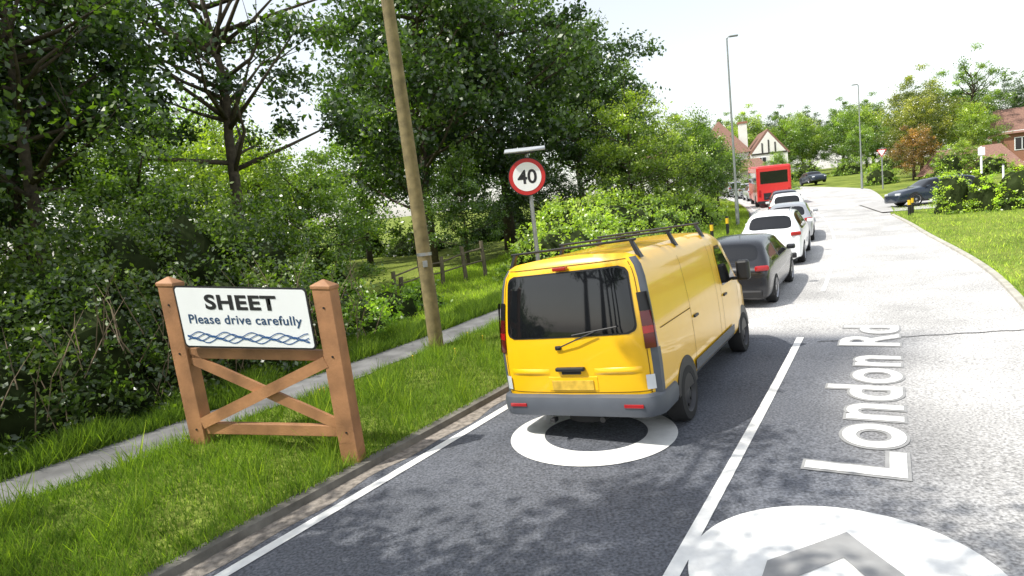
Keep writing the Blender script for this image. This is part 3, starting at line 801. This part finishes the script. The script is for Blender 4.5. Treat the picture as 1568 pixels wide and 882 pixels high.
box('chimney',(1.3,-2.2,7.2),(1.1,1.1,5.0),M_render,h); box('chimney_cap',(1.3,-2.2,9.8),(1.3,1.3,.3),M_brick,h)
prism('porch_roof',-1,3.5,-6.5,-4,2.6,4.2,M_tile,h,hip=1.,axis='x')
for x in (-4,-1.4): window(h,x,-4.03,4.2); window(h,x,-4.03,1.7)
for x in (3.4,5.6): window(h,x,-4.53,3.6); window(h,x,-4.53,1.4,1.3)
h=empty('tiled_bungalow',(42.5,57,gz(42.5,57)-2.3),math.radians(-35))
box('walls',(0,0,1.3),(7,6,2.6),M_brick,h); prism('roof',-3.5,3.5,-3,3,2.5,4.7,M_tile,h,hip=1.5); window(h,-2,-3.02,1.5); window(h,2,-3.02,1.5)
h=empty('brick_house',(58.4,68,gz(58,68)-2.4),math.radians(-30))
box('walls',(0,0,2.7),(7,7,5.6),M_brick,h); prism('roof',-3.5,3.5,-3.5,3.5,5.3,8.2,M_tile,h)
window(h,-2,-3.52,4.2); window(h,1.5,-3.52,4.2); window(h,-2,-3.52,1.6); window(h,-3.52,-1,4.2,face='x')
box('gable_white_board',(0,-3.55,5.45),(7.6,.06,.3),M_white,h)
for X,Y,rz in ((29,112,.2),(50,128,-.3)):
    h=empty('red_roofed_house',(X,Y,gz(X,Y)-.5),rz); box('walls',(0,0,2.6),(9,7,5.2),M_render if X<40 else M_brick,h); prism('roof',-4.5,4.5,-3.5,3.5,5,8.6,M_tile,h,hip=2.)
    window(h,-2,-3.53,3.8); window(h,2,-3.53,3.8)
# ------------------------------------------------------------- trees
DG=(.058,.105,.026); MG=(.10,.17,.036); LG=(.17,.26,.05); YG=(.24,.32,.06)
tA=make_tree('oak_a',15,5.2,2.6,180,150,.235,1,tr=.28)
tB=make_tree('oak_b',14,4.6,3.2,160,150,.225,2,tr=.24,lean=.05)
tC=make_tree('birch_c',8,2.6,1.0,110,110,.13,3,tr=.09,ragged=.5,crf=.2)
tD=make_tree('maple_d',9,3.6,1.2,130,150,.165,4,tr=.16,ragged=.35)
tS=make_tree('ash_e',13,4.4,4.5,62,150,.17,5,tr=.22,ragged=.5,crf=.16)
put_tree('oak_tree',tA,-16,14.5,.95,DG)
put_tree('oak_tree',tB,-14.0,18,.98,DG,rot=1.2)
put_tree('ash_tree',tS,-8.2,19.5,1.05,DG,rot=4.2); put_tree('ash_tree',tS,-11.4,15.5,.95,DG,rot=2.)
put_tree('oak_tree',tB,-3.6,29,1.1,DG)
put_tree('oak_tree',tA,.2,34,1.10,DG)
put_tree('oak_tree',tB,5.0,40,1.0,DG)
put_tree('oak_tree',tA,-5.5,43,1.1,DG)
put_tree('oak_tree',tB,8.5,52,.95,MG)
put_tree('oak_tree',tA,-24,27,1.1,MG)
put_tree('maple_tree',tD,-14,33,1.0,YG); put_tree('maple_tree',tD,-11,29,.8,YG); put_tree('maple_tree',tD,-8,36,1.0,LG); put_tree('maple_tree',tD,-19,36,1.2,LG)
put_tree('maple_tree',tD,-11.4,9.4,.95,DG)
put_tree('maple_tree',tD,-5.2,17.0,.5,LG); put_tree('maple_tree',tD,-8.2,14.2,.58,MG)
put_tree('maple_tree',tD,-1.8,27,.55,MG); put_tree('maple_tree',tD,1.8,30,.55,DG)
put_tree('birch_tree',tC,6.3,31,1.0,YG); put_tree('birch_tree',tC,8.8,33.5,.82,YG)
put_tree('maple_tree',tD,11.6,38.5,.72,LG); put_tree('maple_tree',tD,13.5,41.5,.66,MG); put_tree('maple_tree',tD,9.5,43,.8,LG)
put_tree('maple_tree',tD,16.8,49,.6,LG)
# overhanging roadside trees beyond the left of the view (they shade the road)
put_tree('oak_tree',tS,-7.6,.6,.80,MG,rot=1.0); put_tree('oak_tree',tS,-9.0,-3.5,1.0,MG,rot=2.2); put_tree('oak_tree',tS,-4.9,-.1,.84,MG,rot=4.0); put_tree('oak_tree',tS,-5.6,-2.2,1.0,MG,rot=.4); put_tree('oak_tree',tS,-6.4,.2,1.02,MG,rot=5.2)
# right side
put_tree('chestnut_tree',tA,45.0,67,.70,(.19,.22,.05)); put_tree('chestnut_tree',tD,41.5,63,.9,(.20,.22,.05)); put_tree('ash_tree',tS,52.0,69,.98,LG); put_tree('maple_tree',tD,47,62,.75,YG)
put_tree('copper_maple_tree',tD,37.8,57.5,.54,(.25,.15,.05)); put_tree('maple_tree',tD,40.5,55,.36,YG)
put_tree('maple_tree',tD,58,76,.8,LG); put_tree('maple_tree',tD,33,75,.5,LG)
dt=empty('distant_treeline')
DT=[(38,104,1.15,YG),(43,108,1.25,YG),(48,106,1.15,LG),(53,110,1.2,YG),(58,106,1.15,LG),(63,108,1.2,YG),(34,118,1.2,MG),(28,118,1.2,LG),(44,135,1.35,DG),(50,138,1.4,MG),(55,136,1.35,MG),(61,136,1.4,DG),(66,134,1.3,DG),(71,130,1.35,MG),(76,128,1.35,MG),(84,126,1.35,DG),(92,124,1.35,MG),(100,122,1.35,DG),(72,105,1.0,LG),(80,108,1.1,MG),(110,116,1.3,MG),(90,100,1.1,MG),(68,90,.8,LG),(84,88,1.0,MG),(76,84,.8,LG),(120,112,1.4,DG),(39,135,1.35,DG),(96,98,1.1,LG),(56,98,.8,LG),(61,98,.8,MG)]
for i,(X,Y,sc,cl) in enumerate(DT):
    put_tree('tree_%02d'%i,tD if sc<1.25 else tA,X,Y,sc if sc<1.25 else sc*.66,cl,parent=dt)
# ------------------------------------------------------------- undergrowth
hed=[]
for s_ in np.arange(-3,9.5,1.25):
    n_=-10.2-.5*random.random(); X,Y=W(s_,n_); hed.append((X,Y,1.35,1.35,random.uniform(1.6,2.6)))
    X,Y=W(s_+.6,n_-2); hed.append((X,Y,1.7,1.7,random.uniform(2.8,4.0)))
hg=mounds('hedgerow',hed,9,.085,(.075,.125,.032),cr=.30,per=34,ck=.66)
V=[];F=[]
for k in range(190):
    s_=random.uniform(-2,9.5); n_=random.uniform(-9.4,-9.0)-random.random()*.5; x,y=W(s_,n_); z=gz(x,y)+random.uniform(0,1.3); l=random.uniform(.5,1.5)
    dx,dy=random.uniform(-.6,.6),random.uniform(-.5,.5)
    v,f=tube_arrays([(x,y,z),(x+dx*.5*l+random.uniform(-.08,.08),y+dy*.5*l,z+.55*l),(x+dx*l,y+dy*l,z+l*.9)],[.009,.006,.002],4); o=len(V); V+=v; F+=[tuple(i+o for i in q) for q in f]
mesh('dead_stems',V,F,M_twig,parent=hg)
br=[]
for (X,Y,r,h_) in [(-4.7,13.2,1.2,1.1),(-5.8,14.6,1.4,1.8),(-4.1,15.2,1.1,1.1),(-6.9,13.2,1.3,2.0),(-3.3,16.4,1.0,.9),(-2.7,17.6,.9,.7),(-5.0,17,1.3,1.6),(-3.5,14.2,.8,.7),(-5.5,12.0,.9,.9),(-7.6,12.0,1.1,1.6)]: br.append((X,Y,r,r,h_))
mounds('nettle_and_bramble_patch',br,10,.095,(.20,.32,.06),cr=.24,per=24,tb=.5)
br=[]
for (X,Y,r,h_) in [(.8,20.5,1.2,1.5),(1.8,19.8,1.5,2.0),(3.2,21.5,1.6,2.1),(2.3,24,1.9,2.4),(4.6,25.0,1.9,2.4),(6.3,28,1.9,2.3),(4.6,29,2,2.6),(8.0,31,1.8,2.1),(9.8,34,1.8,2.0),(11.4,37,1.6,1.8),(1.5,18,.8,1.0),(2.7,18.6,1.0,1.4)]: br.append((X,Y,r,r,h_))
mounds('bramble_bank',br,7,.12,(.23,.33,.075),cr=.30,per=24,tb=.5)
br=[(X,Y,2.2,2.0,h_) for (X,Y,h_) in [(-13,20,3.0),(-9.8,22.5,2.2),(-16,17,3.5),(-6,41,1.6),(-1,45,1.6),(4,46,2),(-14,28,3),(-20,26,4),(-10,43,2.5),(9,50,3),(0,50,3),(-18,40,4)]]
mounds('woodland_scrub',br,4,.17,(.08,.13,.03),cr=.4,per=24)
br=[]
for i in range(13):
    s_=33.8-i*.05; m_=3.6+i*1.05; X,Y=W(s_,m_+float(c_off(s_))); br.append((X,Y,.85,.85,1.75+.08*random.random()))
mounds('garden_hedge',br,9,.085,(.30,.42,.07),cr=.2,per=26,tb=.55,ck=.82)
mounds('garden_shrubs',[(38.5,54,1.6,1.6,2.4),(41.5,53,1.4,1.4,1.8),(35,58,1.5,1.5,1.8),(31,70,2,2,2),(27.5,78,2,2,2),(46,50,1.8,1.8,2.4),(36,88,2.5,2,2.5),(41,92,2.5,2,2.5),(46,94,2.5,2,2.6),(51,92,2.5,2,2.4),(56,90,2.5,2,2.4),(61,86,2.5,2,2.4)],5,.15,(.18,.27,.05),cr=.3,per=22)
# ------------------------------------------------------------- fence posts
fe=empty('old_timber_fence')
fp=[(-3.9,20.5,.9),(-3.0,21.2,1.1),(-2.4,21.8,1.0),(-1.6,22.2,1.2),(-.9,22.6,1.3),(-3.3,18.5,.9)]
for (X,Y,hh) in fp:
    z=gz(X,Y); tube('post',[(X,Y,z-.2),(X+random.uniform(-.1,.1),Y,z+hh)],[.08,.07],M_oldwood,fe,7)
for a,b in ((0,1),(1,2),(2,3),(3,4)):
    A=fp[a];B=fp[b]
    for k in (.45,.8): tube('rail',[(A[0],A[1],gz(A[0],A[1])+A[2]*k),(B[0],B[1],gz(B[0],B[1])+B[2]*k)],.03,M_oldwood,fe,6)
# ------------------------------------------------------------- grass blades
def grass(name,S,Mm,hgt,wid,color):
    N=len(S); n=Mm+c_off(S); X=DS[0]*S+DS[1]*n; Y=DS[1]*S-DS[0]*n; Z=zg(S,Mm)
    Z=np.where((Mm>-5.2)&(Mm<0),zr(S)+.085,Z)
    a=rng.random(N)*2*math.pi; d=np.stack([np.cos(a),np.sin(a),0*a],1)
    patch=.5+.5*np.sin(S*1.7+Mm*2.3)*np.sin(S*.9-Mm*3.1)+.3*np.sin(S*5+Mm*4)
    h=hgt*(.35+1.0*rng.random(N))*(.55+.8*np.clip(patch,0,1)); w=wid*(.6+.8*rng.random(N))
    lean=rng.normal(size=(N,2))*.42
    B=np.stack([X,Y,Z-.01],1); T=B+np.stack([lean[:,0]*h,lean[:,1]*h,h],1)
    V=np.stack([B-d*w[:,None]/2,B+d*w[:,None]/2,T+d*w[:,None]*.12,T-d*w[:,None]*.12],1)
    dead=(rng.random(N)<.06)*.5
    return quads(name,V,.42+.17*rng.normal(size=N)+.2*(patch-.5)+dead,GRS,color)
def rect(N,s0,s1,m0,m1,p=1.): return s0+(s1-s0)*rng.random(N)**p, m0+(m1-m0)*rng.random(N)
S,Q=rect(125000,-1,22,-7.60,-5.13,1.5); grass('verge_grass',S,Q,.11,.009,(.165,.255,.05))
S,Q=rect(60000,-1,17,-9.6,-8.50,1.2); grass('rough_grass',S,Q,.22,.013,(.12,.19,.04))
S,Q=rect(80000,8,34,-16,-8.6,1.0); grass('meadow_grass',S,Q,.14,.02,(.31,.42,.075))
S,Q=rect(70000,12,40,1.5,14,1.3); grass('right_verge_grass',S,np.maximum(Q,mr(S)+.17),.08,.02,(.32,.42,.11))
S,Q=rect(30000,20,60,-8,-5.2,1.3); grass('far_verge_grass',S,Q,.12,.02,(.26,.35,.07))
S=np.repeat(rng.random(300)*18-0,18)+rng.normal(size=300*18)*.06; Q=np.repeat(-7.5+2.2*rng.random(300),18)+rng.normal(size=300*18)*.06
grass('grass_tufts',S,np.clip(Q,-7.55,-5.25),.24,.012,(.19,.27,.05))
V=[];F=[]
for k in range(14):
    s_=random.uniform(5,13); m_=random.uniform(-7.3,-5.4); x,y=W(s_,m_); z=float(zg(s_,m_))+.13+.04*random.random()
    v,f=tube_arrays([(x,y,z-.13),(x,y,z),(x,y,z+.001),(x,y,z+.012)],[.003,.003,.015,.010],6); o=len(V); V+=v; F+=[tuple(i+o for i in q) for q in f]
mesh('verge_flowers',V,F,mat('yellow_petals',(.7,.45,.02),.7))
# ------------------------------------------------------------- light, world, camera
el=math.radians(54); D=Vector((-.93*math.cos(el),-.37*math.cos(el),math.sin(el))).normalized()
sl=bpy.data.lights.new('sun','SUN'); sl.energy=5; sl.angle=math.radians(.5); sl.color=(1,.96,.87)
so=bpy.data.objects.new('sun',sl); so.rotation_euler=D.to_track_quat('Z','Y').to_euler(); so.location=(-20,-8,30); link(so)
w=bpy.data.worlds.new('World'); scene.world=w; w.use_nodes=True; nt=w.node_tree
bg=nt.nodes['Background']; sk=nt.nodes.new('ShaderNodeTexSky'); sk.sky_type='NISHITA'; sk.sun_disc=False
sk.sun_elevation=el; sk.sun_rotation=math.atan2(D.x,D.y)%(2*math.pi); sk.air_density=1.4; sk.dust_density=1.5; sk.ozone_density=1
hs=nt.nodes.new('ShaderNodeHueSaturation'); hs.inputs['Saturation'].default_value=.35; hs.inputs['Value'].default_value=1.6
nt.links.new(sk.outputs[0],hs.inputs['Color']); nt.links.new(hs.outputs[0],bg.inputs[0]); bg.inputs[1].default_value=.15
scene.view_settings.view_transform='Standard'; scene.view_settings.look='None'; scene.view_settings.exposure=0
cam=bpy.data.cameras.new('camera'); cam.sensor_width=36; cam.lens=36*950/1568; cam.clip_end=5000; cam.clip_start=.05
co=bpy.data.objects.new('camera',cam); link(co)
p=math.atan(101.7/950); ro=math.atan(.1)
Fv=Vector((0,math.cos(p),-math.sin(p))); U=Vector((0,math.sin(p),math.cos(p))); Xv=Vector((1,0,0))
Rv=Xv*math.cos(ro)-U*math.sin(ro); Uv=Xv*math.sin(ro)+U*math.cos(ro)
M=Matrix((( Rv.x,Uv.x,-Fv.x,0),(Rv.y,Uv.y,-Fv.y,0),(Rv.z,Uv.z,-Fv.z,H_CAM),(0,0,0,1)))
co.matrix_world=M; scene.camera=co
